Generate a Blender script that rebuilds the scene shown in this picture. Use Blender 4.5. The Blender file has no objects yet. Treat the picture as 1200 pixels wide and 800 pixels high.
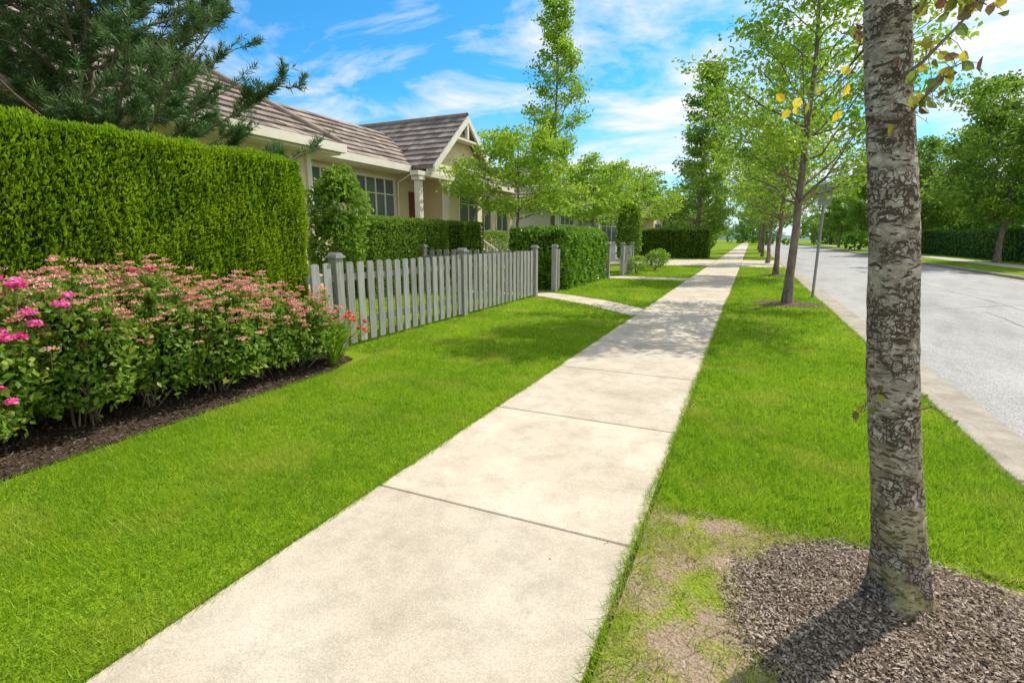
import bpy, math, numpy as np
from mathutils import Vector
rng=np.random.default_rng(7)
scene=bpy.context.scene
scene.view_settings.view_transform='Standard'
scene.view_settings.look='None'
scene.view_settings.exposure=0

# ------------------------------------------------------------------ helpers
def norm(v):
    return v/np.maximum(np.linalg.norm(v,axis=-1,keepdims=True),1e-9)
def runit(n,rg=rng):
    return norm(rg.normal(size=(n,3)))
def fnoise(P,scale,seed=0,oct=8):
    rg=np.random.default_rng(seed); P=np.asarray(P,float)
    out=np.zeros(len(P))
    for i in range(oct):
        k=rg.normal(size=P.shape[1])*scale*(1+i*.35)
        out+=np.sin(P@k+rg.uniform(0,6.28))/(1+i*.2)
    return out/3.0
def build(name,parts,mats,parent=None,loc=None):
    Vs=[];L=[];S=[];T=[];MI=[];RN=[];SM=[];vo=0;lo=0
    for p in parts:
        V,F,m=p[0],p[1],p[2]
        r=p[3] if len(p)>3 else None
        sm=p[4] if len(p)>4 else False
        V=np.asarray(V,dtype=np.float32).reshape(-1,3); F=np.asarray(F,dtype=np.int32)
        n,k=F.shape
        Vs.append(V); L.append((F+vo).ravel()); S.append(np.arange(n,dtype=np.int32)*k+lo); T.append(np.full(n,k,np.int32))
        MI.append(np.full(n,m,np.int32)); RN.append(np.full(n,.5,np.float32) if r is None else np.broadcast_to(np.asarray(r,np.float32),(n,)))
        SM.append(np.full(n,sm,bool))
        vo+=len(V); lo+=n*k
    Vs=np.concatenate(Vs);L=np.concatenate(L);S=np.concatenate(S);T=np.concatenate(T)
    me=bpy.data.meshes.new(name)
    me.vertices.add(len(Vs)); me.vertices.foreach_set('co',Vs.ravel())
    me.loops.add(len(L)); me.loops.foreach_set('vertex_index',L)
    me.polygons.add(len(S)); me.polygons.foreach_set('loop_start',S); me.polygons.foreach_set('loop_total',T)
    for m in mats: me.materials.append(m)
    me.polygons.foreach_set('material_index',np.concatenate(MI))
    me.polygons.foreach_set('use_smooth',np.concatenate(SM))
    a=me.attributes.new('rnd','FLOAT','FACE'); a.data.foreach_set('value',np.concatenate(RN).astype(np.float32))
    me.update(calc_edges=True); me.validate()
    ob=bpy.data.objects.new(name,me); scene.collection.objects.link(ob)
    if parent: ob.parent=parent
    if loc: ob.location=loc
    return ob
def empty(name):
    e=bpy.data.objects.new(name,None); scene.collection.objects.link(e); return e
BF=np.array([[0,3,2,1],[4,5,6,7],[0,1,5,4],[1,2,6,5],[2,3,7,6],[3,0,4,7]])
def box(x0,x1,y0,y1,z0,z1,m=0,r=None):
    V=[(x0,y0,z0),(x1,y0,z0),(x1,y1,z0),(x0,y1,z0),(x0,y0,z1),(x1,y0,z1),(x1,y1,z1),(x0,y1,z1)]
    return (V,BF,m,r)
def cbox(x0,x1,y0,y1,z0,z1,c,m=0,r=None):
    V=[(x0,y0,z0),(x1,y0,z0),(x1,y1,z0),(x0,y1,z0),
       (x0,y0,z1-c),(x1,y0,z1-c),(x1,y1,z1-c),(x0,y1,z1-c),
       (x0+c,y0+c,z1),(x1-c,y0+c,z1),(x1-c,y1-c,z1),(x0+c,y1-c,z1)]
    F=[[0,3,2,1],[0,1,5,4],[1,2,6,5],[2,3,7,6],[3,0,4,7],[4,5,9,8],[5,6,10,9],[6,7,11,10],[7,4,8,11],[8,9,10,11]]
    return (V,F,m,r)
def slab(q,th,m=0,r=None):
    q=[np.array(p,float) for p in q]
    n=np.cross(q[1]-q[0],q[2]-q[0]); n=n/np.linalg.norm(n)
    if n[2]<0: n=-n
    V=[p-n*th for p in q]+q
    return (V,BF,m,r)
def tube(P,R,seg=6,m=0,r=None):
    P=np.asarray(P,float);R=np.asarray(R,float);n=len(P)
    T=np.gradient(P,axis=0);T=norm(T)
    ref=np.array([1.,0,0]) if abs(T[0][0])<.8 else np.array([0,1.,0])
    A=norm(np.cross(T,ref));B=np.cross(T,A)
    an=np.linspace(0,2*np.pi,seg,endpoint=False)
    V=P[:,None,:]+R[:,None,None]*(np.cos(an)[None,:,None]*A[:,None,:]+np.sin(an)[None,:,None]*B[:,None,:])
    i=np.arange(n-1)[:,None];j=np.arange(seg)[None,:];j2=(j+1)%seg
    F=np.stack([i*seg+j,i*seg+j2,(i+1)*seg+j2,(i+1)*seg+j],-1).reshape(-1,4)
    return (V.reshape(-1,3),F,m,r,True)
def leaves(P,L,W,D,m=1,r=None,rg=rng,flat=None):
    n=len(P);L=np.broadcast_to(L,(n,))[:,None];W=np.broadcast_to(W,(n,))[:,None]
    S=norm(np.cross(D,runit(n,rg) if flat is None else flat))
    N=np.cross(D,S)
    V=np.stack([P-D*L*.5,P+S*W*.5-D*L*.05+N*W*.12,P+D*L*.5,P-S*W*.5-D*L*.05+N*W*.12],1)
    F=np.arange(n*4).reshape(n,4)
    if r is None: r=rg.random(n)
    return (V.reshape(-1,3),F,m,r)

# ------------------------------------------------------------------ materials
def newmat(name):
    m=bpy.data.materials.new(name);m.use_nodes=True
    nt=m.node_tree;nt.nodes.clear();return m,nt,nt.nodes,nt.links
def ramp(N,stops):
    r=N.new('ShaderNodeValToRGB');e=r.color_ramp.elements
    while len(e)<len(stops): e.new(.5)
    for el,(p,c) in zip(e,stops): el.position=p;el.color=(*c,1)
    return r
def leafmat(name,c1,c2,c3,tr=.4,rough=.5,patch=None,pscale=1.0,spec=.3,prange=(.42,.68)):
    m,nt,N,K=newmat(name)
    o=N.new('ShaderNodeOutputMaterial');at=N.new('ShaderNodeAttribute');at.attribute_name='rnd'
    r=ramp(N,[(0,c1),(.5,c2),(1,c3)]);K.new(at.outputs['Fac'],r.inputs[0])
    col=r.outputs[0]
    if patch:
        tc=N.new('ShaderNodeTexCoord');no=N.new('ShaderNodeTexNoise');no.inputs['Scale'].default_value=pscale;no.inputs['Detail'].default_value=3
        K.new(tc.outputs['Object'],no.inputs['Vector'])
        rp=ramp(N,[(prange[0],(0,0,0)),(prange[1],(1,1,1))]);K.new(no.outputs['Fac'],rp.inputs[0])
        mx=N.new('ShaderNodeMix');mx.data_type='RGBA';K.new(rp.outputs[0],mx.inputs[0]);K.new(col,mx.inputs[6])
        mx.inputs[7].default_value=(*patch,1)
        col=mx.outputs[2]
    p=N.new('ShaderNodeBsdfPrincipled');p.inputs['Roughness'].default_value=rough;p.inputs['Specular IOR Level'].default_value=spec
    K.new(col,p.inputs['Base Color'])
    if tr>0:
        t=N.new('ShaderNodeBsdfTranslucent');mix=N.new('ShaderNodeMixShader');mix.inputs[0].default_value=tr
        K.new(col,t.inputs['Color'])
        K.new(p.outputs[0],mix.inputs[1]);K.new(t.outputs[0],mix.inputs[2]);K.new(mix.outputs[0],o.inputs[0])
    else: K.new(p.outputs[0],o.inputs[0])
    return m
def pm(name,stops,scale=5,rough=.8,bump=.3,bscale=40,detail=5,stretch=(1,1,1),fine=None,fineamt=.5,rnd=0,metal=0,bdist=.01,spec=.3,blotch=None):
    m,nt,N,K=newmat(name)
    o=N.new('ShaderNodeOutputMaterial');p=N.new('ShaderNodeBsdfPrincipled');K.new(p.outputs[0],o.inputs[0])
    p.inputs['Roughness'].default_value=rough;p.inputs['Metallic'].default_value=metal;p.inputs['Specular IOR Level'].default_value=spec
    tc=N.new('ShaderNodeTexCoord');mp=N.new('ShaderNodeMapping');mp.inputs['Scale'].default_value=stretch
    K.new(tc.outputs['Object'],mp.inputs[0])
    no=N.new('ShaderNodeTexNoise');no.inputs['Scale'].default_value=scale;no.inputs['Detail'].default_value=detail;no.inputs['Roughness'].default_value=.6
    K.new(mp.outputs[0],no.inputs['Vector'])
    r=ramp(N,stops);K.new(no.outputs['Fac'],r.inputs[0]);col=r.outputs[0]
    def mult(col,fac,lo,hi,a,b):
        r2=ramp(N,[(lo,(a,)*3),(hi,(b,)*3)]);K.new(fac,r2.inputs[0])
        mx=N.new('ShaderNodeMix');mx.data_type='RGBA';mx.blend_type='MULTIPLY';mx.inputs[0].default_value=1
        K.new(col,mx.inputs[6]);K.new(r2.outputs[0],mx.inputs[7]);return mx.outputs[2]
    if fine:
        n2=N.new('ShaderNodeTexNoise');n2.inputs['Scale'].default_value=fine;n2.inputs['Detail'].default_value=2
        K.new(mp.outputs[0],n2.inputs['Vector']);col=mult(col,n2.outputs['Fac'],.3,.7,1-fineamt,1+fineamt*.4)
    if blotch:
        n3=N.new('ShaderNodeTexNoise');n3.inputs['Scale'].default_value=blotch;n3.inputs['Detail'].default_value=6;n3.inputs['Roughness'].default_value=.75
        K.new(mp.outputs[0],n3.inputs['Vector']);col=mult(col,n3.outputs['Fac'],.36,.56,.86,1.03)
    if rnd:
        at=N.new('ShaderNodeAttribute');at.attribute_name='rnd';col=mult(col,at.outputs['Fac'],0,1,1-rnd,1+rnd)
    K.new(col,p.inputs['Base Color'])
    if bump:
        nb=N.new('ShaderNodeTexNoise');nb.inputs['Scale'].default_value=bscale;nb.inputs['Detail'].default_value=3
        K.new(mp.outputs[0],nb.inputs['Vector'])
        b=N.new('ShaderNodeBump');b.inputs['Strength'].default_value=bump;b.inputs['Distance'].default_value=bdist
        K.new(nb.outputs['Fac'],b.inputs['Height']);K.new(b.outputs[0],p.inputs['Normal'])
    return m

M={}
M['grass_ground']=pm('lawn_ground',[(.3,(.14,.22,.012)),(.55,(.24,.36,.018)),(.75,(.34,.42,.03))],scale=1.3,rough=.95,bump=.8,bscale=60,fine=90,fineamt=.55,bdist=.03,spec=.05)
M['blade']=leafmat('grass_blade',(.12,.26,.010),(.28,.48,.016),(.50,.62,.045),tr=.45,rough=.5,patch=(.56,.56,.09),pscale=1.5,spec=.25,prange=(.50,.82))
M['sparse_blade']=leafmat('sparse_grass_blade',(.22,.38,.02),(.40,.54,.03),(.58,.62,.10),tr=.45,rough=.5,patch=(.58,.52,.18),pscale=3,spec=.25,prange=(.45,.7))
M['concrete']=pm('concrete',[(.28,(.50,.42,.31)),(.5,(.62,.53,.405)),(.72,(.69,.605,.48))],scale=1.5,rough=.9,bump=.4,bscale=160,fine=170,fineamt=.24,rnd=.06,bdist=.003,blotch=5)
M['joint']=pm('joint',[(.3,(.05,.045,.03)),(.7,(.10,.09,.06))],scale=20)
M['curb']=pm('curb_concrete',[(.3,(.34,.29,.225)),(.7,(.52,.46,.37))],scale=3,rough=.9,bump=.4,bscale=120,fine=150,fineamt=.35,blotch=4)
M['asphalt']=pm('asphalt',[(.3,(.36,.345,.325)),(.5,(.43,.41,.385)),(.7,(.49,.465,.435))],scale=.6,rough=.9,bump=.6,bscale=120,fine=90,fineamt=.4,stretch=(1,.35,1),bdist=.006,blotch=2.5)
M['soil']=pm('soil',[(.3,(.05,.035,.024)),(.6,(.11,.08,.055)),(.8,(.16,.12,.09))],scale=14,rough=1,bump=1,bscale=50,fine=120,fineamt=.6,bdist=.02,spec=.05)
M['dry']=pm('dry_soil',[(.36,(.24,.31,.03)),(.46,(.33,.30,.10)),(.54,(.38,.28,.19)),(.75,(.44,.33,.245))],scale=4,rough=1,bump=1,bscale=60,fine=140,fineamt=.5,bdist=.015,spec=.05)
M['mulchbase']=pm('mulch_base',[(.3,(.13,.095,.065)),(.7,(.25,.19,.14))],scale=14,rough=1,bump=1,bscale=60,fine=120,fineamt=.5,bdist=.015,spec=.05)
M['chip']=leafmat('bark_chips',(.10,.07,.045),(.28,.21,.155),(.54,.44,.34),tr=0,rough=.9,spec=.1)
M['darkchip']=leafmat('dark_mulch',(.03,.02,.014),(.09,.066,.046),(.20,.155,.115),tr=0,rough=.9,spec=.1)
M['fence']=pm('fence_paint',[(.3,(.25,.255,.235)),(.7,(.34,.345,.32))],scale=6,rough=.7,bump=.25,bscale=60,stretch=(4,4,.6),rnd=.14,blotch=3)
M['white']=pm('white_paint',[(.3,(.70,.66,.56)),(.7,(.80,.76,.66))],scale=3,rough=.5,bump=.05)
M['tile']=pm('roof_tile',[(.3,(.24,.19,.165)),(.7,(.36,.295,.255))],scale=3,rough=.85,bump=.3,rnd=.35,fine=30,fineamt=.3)
M['door']=pm('door_brown',[(.3,(.14,.05,.03)),(.7,(.18,.07,.04))],scale=3,rough=.4,bump=0)
M['metal']=pm('galvanised',[(.3,(.22,.23,.22)),(.7,(.32,.33,.32))],scale=8,rough=.5,bump=0,metal=.2)
M['bark']=pm('tree_bark',[(.35,(.12,.09,.065)),(.6,(.26,.205,.155))],scale=9,rough=.9,bump=.8,bscale=30,stretch=(1,1,.4),bdist=.02)
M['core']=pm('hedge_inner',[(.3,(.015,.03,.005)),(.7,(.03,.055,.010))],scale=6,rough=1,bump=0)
def siding(name,c1,c2):
    m=pm(name,[(.3,c1),(.7,c2)],scale=2,rough=.7,bump=0)
    N=m.node_tree.nodes;K=m.node_tree.links
    p=[n for n in N if n.type=='BSDF_PRINCIPLED'][0];tc=[n for n in N if n.type=='TEX_COORD'][0]
    w=N.new('ShaderNodeTexWave');w.wave_type='BANDS';w.bands_direction='Z';w.wave_profile='SAW';w.inputs['Scale'].default_value=.5/.16*1.0
    K.new(tc.outputs['Object'],w.inputs['Vector'])
    b=N.new('ShaderNodeBump');b.inputs['Strength'].default_value=.9;b.inputs['Distance'].default_value=.02;b.invert=True
    K.new(w.outputs['Fac'],b.inputs['Height']);K.new(b.outputs[0],p.inputs['Normal'])
    return m
M['siding']=siding('lap_siding',(.72,.60,.38),(.80,.68,.45))
M['siding2']=siding('lap_siding_grey',(.48,.50,.50),(.56,.58,.58))
m,nt,N,K=newmat('window_glass');o=N.new('ShaderNodeOutputMaterial');p=N.new('ShaderNodeBsdfPrincipled')
p.inputs['Base Color'].default_value=(.10,.13,.15,1);p.inputs['Roughness'].default_value=.05;p.inputs['Specular IOR Level'].default_value=.9
K.new(p.outputs[0],o.inputs[0]);M['glass']=m
def platebark():
    m,nt,N,K=newmat('maple_bark');o=N.new('ShaderNodeOutputMaterial');p=N.new('ShaderNodeBsdfPrincipled');K.new(p.outputs[0],o.inputs[0])
    p.inputs['Roughness'].default_value=.85;p.inputs['Specular IOR Level'].default_value=.2
    tc=N.new('ShaderNodeTexCoord')
    nd=N.new('ShaderNodeTexNoise');nd.inputs['Scale'].default_value=18;nd.inputs['Detail'].default_value=5;K.new(tc.outputs['Object'],nd.inputs['Vector'])
    def dist(scl,amt):
        mp=N.new('ShaderNodeMapping');mp.inputs['Scale'].default_value=scl;K.new(tc.outputs['Object'],mp.inputs[0])
        ad=N.new('ShaderNodeMix');ad.data_type='RGBA';ad.blend_type='LINEAR_LIGHT';ad.inputs[0].default_value=amt
        K.new(mp.outputs[0],ad.inputs[6]);K.new(nd.outputs['Color'],ad.inputs[7]);return ad.outputs[2]
    v=N.new('ShaderNodeTexVoronoi');v.feature='DISTANCE_TO_EDGE';v.inputs['Scale'].default_value=38;K.new(dist((1,1,.34),.06),v.inputs['Vector'])
    c1=ramp(N,[(.0,(0,0,0)),(.11,(1,1,1))]);K.new(v.outputs['Distance'],c1.inputs[0])
    v2=N.new('ShaderNodeTexNoise');v2.inputs['Scale'].default_value=24;v2.inputs['Detail'].default_value=4;K.new(dist((1,1,3.0),.05),v2.inputs['Vector'])
    c2=ramp(N,[(.375,(0,0,0)),(.44,(1,1,1))]);K.new(v2.outputs['Fac'],c2.inputs[0])
    v3=N.new('ShaderNodeTexNoise');v3.inputs['Scale'].default_value=7;v3.inputs['Detail'].default_value=3;K.new(tc.outputs['Object'],v3.inputs['Vector'])
    c3=ramp(N,[(.46,(0,0,0)),(.58,(1,1,1))]);K.new(v3.outputs['Fac'],c3.inputs[0])
    mxc=N.new('ShaderNodeMath');mxc.operation='MAXIMUM';K.new(c1.outputs[0],mxc.inputs[0]);K.new(c3.outputs[0],mxc.inputs[1])
    crack=N.new('ShaderNodeMath');crack.operation='MULTIPLY';K.new(mxc.outputs[0],crack.inputs[0]);K.new(c2.outputs[0],crack.inputs[1])
    n1=N.new('ShaderNodeTexNoise');n1.inputs['Scale'].default_value=15;n1.inputs['Detail'].default_value=7;n1.inputs['Roughness'].default_value=.7
    K.new(dist((1,1,1.7),.04),n1.inputs['Vector'])
    tone=ramp(N,[(.34,(.18,.14,.10)),(.47,(.31,.26,.20)),(.56,(.41,.36,.29)),(.65,(.66,.62,.54))]);K.new(n1.outputs['Fac'],tone.inputs[0])
    mx=N.new('ShaderNodeMix');mx.data_type='RGBA';K.new(crack.outputs[0],mx.inputs[0]);mx.inputs[6].default_value=(.09,.065,.042,1);K.new(tone.outputs[0],mx.inputs[7])
    sx=N.new('ShaderNodeSeparateXYZ');K.new(tc.outputs['Object'],sx.inputs[0])
    mr=N.new('ShaderNodeMapRange');mr.inputs[1].default_value=0;mr.inputs[2].default_value=.9;mr.inputs[3].default_value=.6;mr.inputs[4].default_value=0;K.new(sx.outputs['Z'],mr.inputs[0])
    mu=N.new('ShaderNodeMath');mu.operation='MULTIPLY';K.new(mr.outputs[0],mu.inputs[0]);K.new(c3.outputs[0],mu.inputs[1])
    mm=N.new('ShaderNodeMix');mm.data_type='RGBA';K.new(mu.outputs[0],mm.inputs[0]);K.new(mx.outputs[2],mm.inputs[6]);mm.inputs[7].default_value=(.32,.28,.07,1)
    K.new(mm.outputs[2],p.inputs['Base Color'])
    hm=N.new('ShaderNodeMath');hm.operation='MULTIPLY_ADD';K.new(crack.outputs[0],hm.inputs[0]);hm.inputs[1].default_value=1;K.new(n1.outputs['Fac'],hm.inputs[2])
    b=N.new('ShaderNodeBump');b.inputs['Strength'].default_value=1;b.inputs['Distance'].default_value=.009;K.new(hm.outputs[0],b.inputs['Height']);K.new(b.outputs[0],p.inputs['Normal'])
    return m
M['platebark']=platebark()
M['leaf_bright']=leafmat('leaf_bright',(.15,.31,.018),(.29,.46,.03),(.48,.61,.06),tr=.5)
M['leaf_mid']=leafmat('leaf_mid',(.10,.21,.018),(.19,.33,.028),(.33,.47,.05),tr=.5)
M['leaf_far']=leafmat('leaf_far',(.10,.20,.03),(.19,.33,.04),(.33,.47,.07),tr=0,spec=.05,rough=.9)
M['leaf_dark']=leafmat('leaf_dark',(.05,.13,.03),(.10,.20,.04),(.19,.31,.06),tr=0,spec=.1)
M['cedar']=leafmat('cedar_foliage',(.09,.20,.008),(.21,.37,.012),(.38,.53,.02),tr=.45,rough=.6,patch=(.30,.44,.015),pscale=2.2,spec=.1)
M['laurel']=leafmat('laurel_leaf',(.08,.21,.015),(.17,.35,.025),(.32,.50,.05),tr=.35,rough=.35,spec=.5)
M['pine']=leafmat('pine_needles',(.045,.10,.03),(.09,.17,.05),(.16,.26,.085),tr=.2,rough=.5)
M['spirea']=leafmat('spirea_leaf',(.08,.19,.018),(.18,.34,.03),(.40,.46,.08),tr=.4,rough=.5)
M['pink']=leafmat('spirea_bloom',(.58,.27,.17),(.78,.38,.30),(.93,.50,.50),tr=.25,rough=.8)
M['magenta']=leafmat('rose_petal',(.75,.04,.28),(.90,.12,.45),(.97,.34,.64),tr=.3,rough=.6)
M['red']=leafmat('red_petal',(.7,.04,.03),(.85,.12,.07),(.95,.25,.15),tr=.3)
M['autumn']=leafmat('turning_leaf',(.20,.07,.05),(.17,.25,.05),(.60,.50,.05),tr=.5,rough=.45)
M['yellow']=leafmat('yellow_leaf',(.70,.48,.02),(.85,.65,.04),(.85,.72,.10),tr=.5,rough=.45)

# ------------------------------------------------------------------ ground, road, walks
build('ground',[([(-400,-300,-.16),(400,-300,-.16),(400,700,-.16),(-400,700,-.16)],[[0,1,2,3]],0)],[M['grass_ground']])
XC=1.62
build('lawn',[box(-70,XC,-20,220,-.15,0)],[M['grass_ground']])
build('verge',[box(9.75,70,-20,220,-.15,0)],[M['grass_ground']])
build('road',[([(2.13,-20,-.115),(9.2,-20,-.115),(9.2,220,-.115),(2.13,220,-.115)],[[0,1,2,3]],0)],[M['asphalt']])
ck=[]
rgc=np.random.default_rng(5)
for (x,y,L_,a) in [(4.2,6,9,1.5),(5.6,3,30,1.56),(3.4,14,4,.7),(6.5,18,6,2.1),(4.6,24,8,.4),(7.4,9,5,1.2)]:
    p=np.array([x,y]);V=[];F=[];k=int(L_/.25)
    for i in range(k):
        d=np.array([math.cos(a),math.sin(a)]);s=np.array([-d[1],d[0]])*rgc.uniform(.004,.010)
        V+=[(p[0]-s[0],p[1]-s[1],-.111),(p[0]+s[0],p[1]+s[1],-.111)];p=p+d*.25+rgc.normal(0,.02,2)
    for i in range(k-1):F.append([2*i,2*i+1,2*i+3,2*i+2])
    ck.append((V,F,0))
build('road_cracks',ck,[M['joint']])
cp=[]
y=-8.0
while y<120:
    y1=y+3.0
    cp.append(cbox(XC+.002,XC+.15,y+.004,y1-.004,-.14,.012,.02,0))
    cp.append(box(XC+.152,2.16,y+.004,y1-.004,-.14,-.108,0))
    cp.append(cbox(9.6,9.75,y+.004,y1-.004,-.14,.012,.02,0))
    cp.append(box(9.18,9.598,y+.004,y1-.004,-.14,-.108,0))
    y=y1
build('curb',cp,[M['curb']])
SX0,SX1=-1.945,-.40
sp=[box(SX0+.01,SX1-.01,-8,160,-.05,.001,1)]
y=.665-1.635*5
while y<150:
    sp.append(cbox(SX0+rng.uniform(-.004,.004),SX1+rng.uniform(-.004,.004),y+.005,y+1.635-.005,-.06,.014+rng.uniform(-.002,.002),.006,0,rng.random()))
    y+=1.635
build('sidewalk',sp,[M['concrete'],M['joint']])
build('soil_edge',[box(SX0-.022,SX0-.002,-8,60,-.01,.005),box(SX1+.002,SX1+.025,-8,60,-.01,.005)],[M['soil']])
PX=np.array([-9.9,-4.97,-4.0,-2.93,-1.95]);PN=np.array([12.4,12.35,11.75,10.85,9.85]);PFa=np.array([13.25,13.25,12.75,12.0,11.0])
px=np.linspace(-9.8,-1.95,40)
pn=np.interp(px,PX,PN);pf=np.interp(px,PX,PFa)
V=[];F=[]
for i in range(40): V+= [(px[i],pn[i],.010),(px[i],pf[i],.010)]
for i in range(39): F.append([2*i,2*i+2,2*i+3,2*i+1])
build('garden_path',[(V,F,0)],[M['concrete']])
build('garden_path',[box(-9.5,-1.96,18.9,20.1,-.02,.01)],[M['concrete']])
build('driveway',[box(-10.5,-1.96,29,37.5,-.02,.010)],[M['concrete']])
build('driveway',[box(-.39,1.6,29,37.5,-.02,.010)],[M['concrete']])
build('sidewalk',[box(12.0,13.4,-8,120,-.05,.012)],[M['concrete']])
build('side_road',[box(9.4,40,17,25,-.1,.006)],[M['asphalt']])

bx=[(-5.5,-6),(-4.10,-6),(-4.13,1.3),(-4.2,3.0),(-4.22,4.3),(-4.4,4.85),(-4.8,5.0),(-5.5,5.0)]
V=[(a,b,.012) for a,b in bx];build('flower_bed_soil',[(V,[list(range(8))],0)],[M['soil']])
def bed_edge(yy): return np.interp(yy,[-6,1.3,3.0,4.3,4.85,5.0],[-4.10,-4.13,-4.2,-4.22,-4.4,-4.8])
def ring(name,cx,cy,rx,ry,seed,mat,n,dome=.05):
    rg=np.random.default_rng(seed);K=40
    an=np.linspace(0,2*np.pi,K,endpoint=False)
    rr=1+.07*np.sin(3*an+seed)+.05*np.sin(7*an)
    V=[(cx,cy,dome)];F=[]
    for s in (.5,1.0):
        for a,q in zip(an,rr):
            V.append((cx+rx*q*s*math.cos(a),cy+ry*q*s*math.sin(a),dome*(1-s*s)+.006))
    tri=[[0,1+i,1+(i+1)%K] for i in range(K)]
    quad=[[1+i,1+K+i,1+K+(i+1)%K,1+(i+1)%K] for i in range(K)]
    parts=[(V,tri,0,None,True),(V,quad,0,None,True)]
    a=rg.uniform(0,2*np.pi,n);s=np.sqrt(rg.random(n))*1.02+np.abs(rg.normal(0,.07,n))
    P=np.column_stack([cx+rx*s*np.cos(a),cy+ry*s*np.sin(a),dome*np.clip(1-s*s,0,1)+.010+rg.random(n)*.012])
    D=norm(np.column_stack([rg.normal(size=n),rg.normal(size=n),rg.normal(size=n)*.3]))
    ln=rg.uniform(.007,.026,n)+(rg.random(n)<.08)*rg.uniform(.01,.03,n)
    parts.append(leaves(P,ln,rg.uniform(.004,.013,n),D,1,rg.random(n),rg,flat=norm(np.column_stack([rg.normal(size=n)*.5,rg.normal(size=n)*.5,np.ones(n)]))))
    return build(name,parts,[M['mulchbase'],M[mat]])
build('bare_soil',[([(SX1+.02,-6,.0045),(1.6,-6,.0045),(1.6,2.62,.0045),(.8,2.74,.0045),(.2,2.78,.0045),(SX1+.02,2.82,.0045)],[list(range(6))],0)],[M['dry']])
ring('mulch_ring',.70,2.15,.62,.60,1,'chip',24000,.035)
ring('mulch_ring',.86,13.1,.75,.55,2,'chip',2500)
ring('mulch_ring',1.0,23,.7,.55,3,'chip',1200)
n=14000
P=np.column_stack([rng.uniform(-5.4,-4.1,n),rng.uniform(-1,5.0,n),rng.uniform(.014,.035,n)])
P=P[P[:,0]<bed_edge(P[:,1])+.02*rng.normal(size=n)];n=len(P)
D=norm(rng.normal(size=(n,3))*[1,1,.35])
build('bed_mulch',[leaves(P,rng.uniform(.015,.045,n),rng.uniform(.006,.018,n),D,0,rng.random(n),flat=norm(rng.normal(size=(n,3))*.35+[0,0,1]))],[M['darkchip']])
n=120
P=np.column_stack([SX1-np.abs(rng.normal(0,.35,n)),rng.uniform(2.0,14,n),np.full(n,.018)]);P=P[P[:,0]>SX0+.02];n=len(P)
build('leaf_litter',[leaves(P,rng.uniform(.005,.016,n),rng.uniform(.003,.008,n),norm(rng.normal(size=(n,3))*[1,1,.1]),0,rng.random(n),flat=norm(rng.normal(size=(n,3))*.15+[0,0,1]))],[M['chip']])

# ------------------------------------------------------------------ grass blades
def inpath(X,Y):
    a=(X>-9.9)&(X<-1.9)&(Y>np.interp(X,PX,PN)+.01)&(Y<np.interp(X,PX,PFa)-.01)
    b=(X>-9.5)&(X<-1.9)&(Y>18.9)&(Y<20.1)
    c=(Y>29)&(Y<37.5)
    return a|b|c
def blades(x0,x1,y0,y1,dens,h,w,maskf=None,rg=rng,mat=0,lean=.42):
    n=int((x1-x0)*(y1-y0)*dens)
    P=np.column_stack([rg.uniform(x0,x1,n),rg.uniform(y0,y1,n),np.zeros(n)])
    k=~inpath(P[:,0],P[:,1])
    if maskf is not None: k&=maskf(P,rg)
    P=P[k];n=len(P)
    az=rg.uniform(0,2*np.pi,n);S=np.column_stack([np.cos(az),np.sin(az),np.zeros(n)])
    pn_=fnoise(P[:,:2],1.3,5);pf_=fnoise(P[:,:2],11,6);pv=fnoise(P[:,:2],30,7)
    hh=h*rg.uniform(.45,1.35,n)*(1+.12*pn_+.22*pf_+.2*pv);ww=w*rg.uniform(.7,1.3,n)
    tip=np.column_stack([(rg.normal(0,lean,n)+.3*pf_)*hh,(rg.normal(0,lean,n)-.25*pn_)*hh,hh])
    V=np.stack([P-S*ww[:,None]/2,P+S*ww[:,None]/2,P+tip],1).reshape(-1,3)
    r=np.clip(rg.normal(.45,.2,n)+.18*pn_+.18*pf_+.14*pv,0,1)
    return (V,np.arange(3*n).reshape(n,3),mat,r)
def lawnmask(P,rg):
    return (P[:,0]>bed_edge(P[:,1])+.01)|(P[:,1]>5.0)
G=[]
G.append(blades(-4.3,SX0+.012,.2,2.6,9500,.038,.0044,lawnmask))
G.append(blades(-4.3,SX0+.012,2.6,5.2,5800,.040,.0058,lawnmask))
G.append(blades(-5.1,SX0+.012,5.2,9,2800,.042,.0085))
G.append(blades(-5.1,SX0+.012,9,18.9,900,.044,.015))
G.append(blades(-9.0,-5.0,5.2,13,400,.05,.018))
def stripmask(P,rg):
    X,Y=P[:,0],P[:,1]
    ringd=((X-.70)/.63)**2+((Y-2.15)/.61)**2
    thin=Y<2.78+.05*np.sin(X*9)
    nz=fnoise(P[:,:2],4.2,21)
    prob=np.where(thin,np.clip(.46+.95*nz,.04,1),1.0)
    prob=np.where(thin&(X<-.28),np.maximum(prob,.7),prob)
    prob=np.where(thin&(ringd>1.0)&(ringd<1.35),prob*.55,prob)
    prob=np.where(ringd<1.0,.006,prob)
    return rg.random(len(X))<prob
G.append(blades(SX1-.012,XC-.005,1.0,2.8,9000,.042,.0050,stripmask,mat=1,lean=.8))
G.append(blades(SX1-.012,XC-.005,2.72,4.6,8500,.046,.0052,stripmask))
def m2(P,rg):
    return ((P[:,0]-.86)/.72)**2+((P[:,1]-13.1)/.52)**2>1
G.append(blades(SX1-.012,XC-.005,4.6,8,3800,.044,.0078))
G.append(blades(SX1-.012,XC-.005,8,18,1100,.046,.015,m2))
G.append(blades(SX1-.01,XC-.005,18,29,300,.05,.025))
G.append(blades(-5.0,SX0+.01,20.1,29,300,.05,.025))
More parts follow.
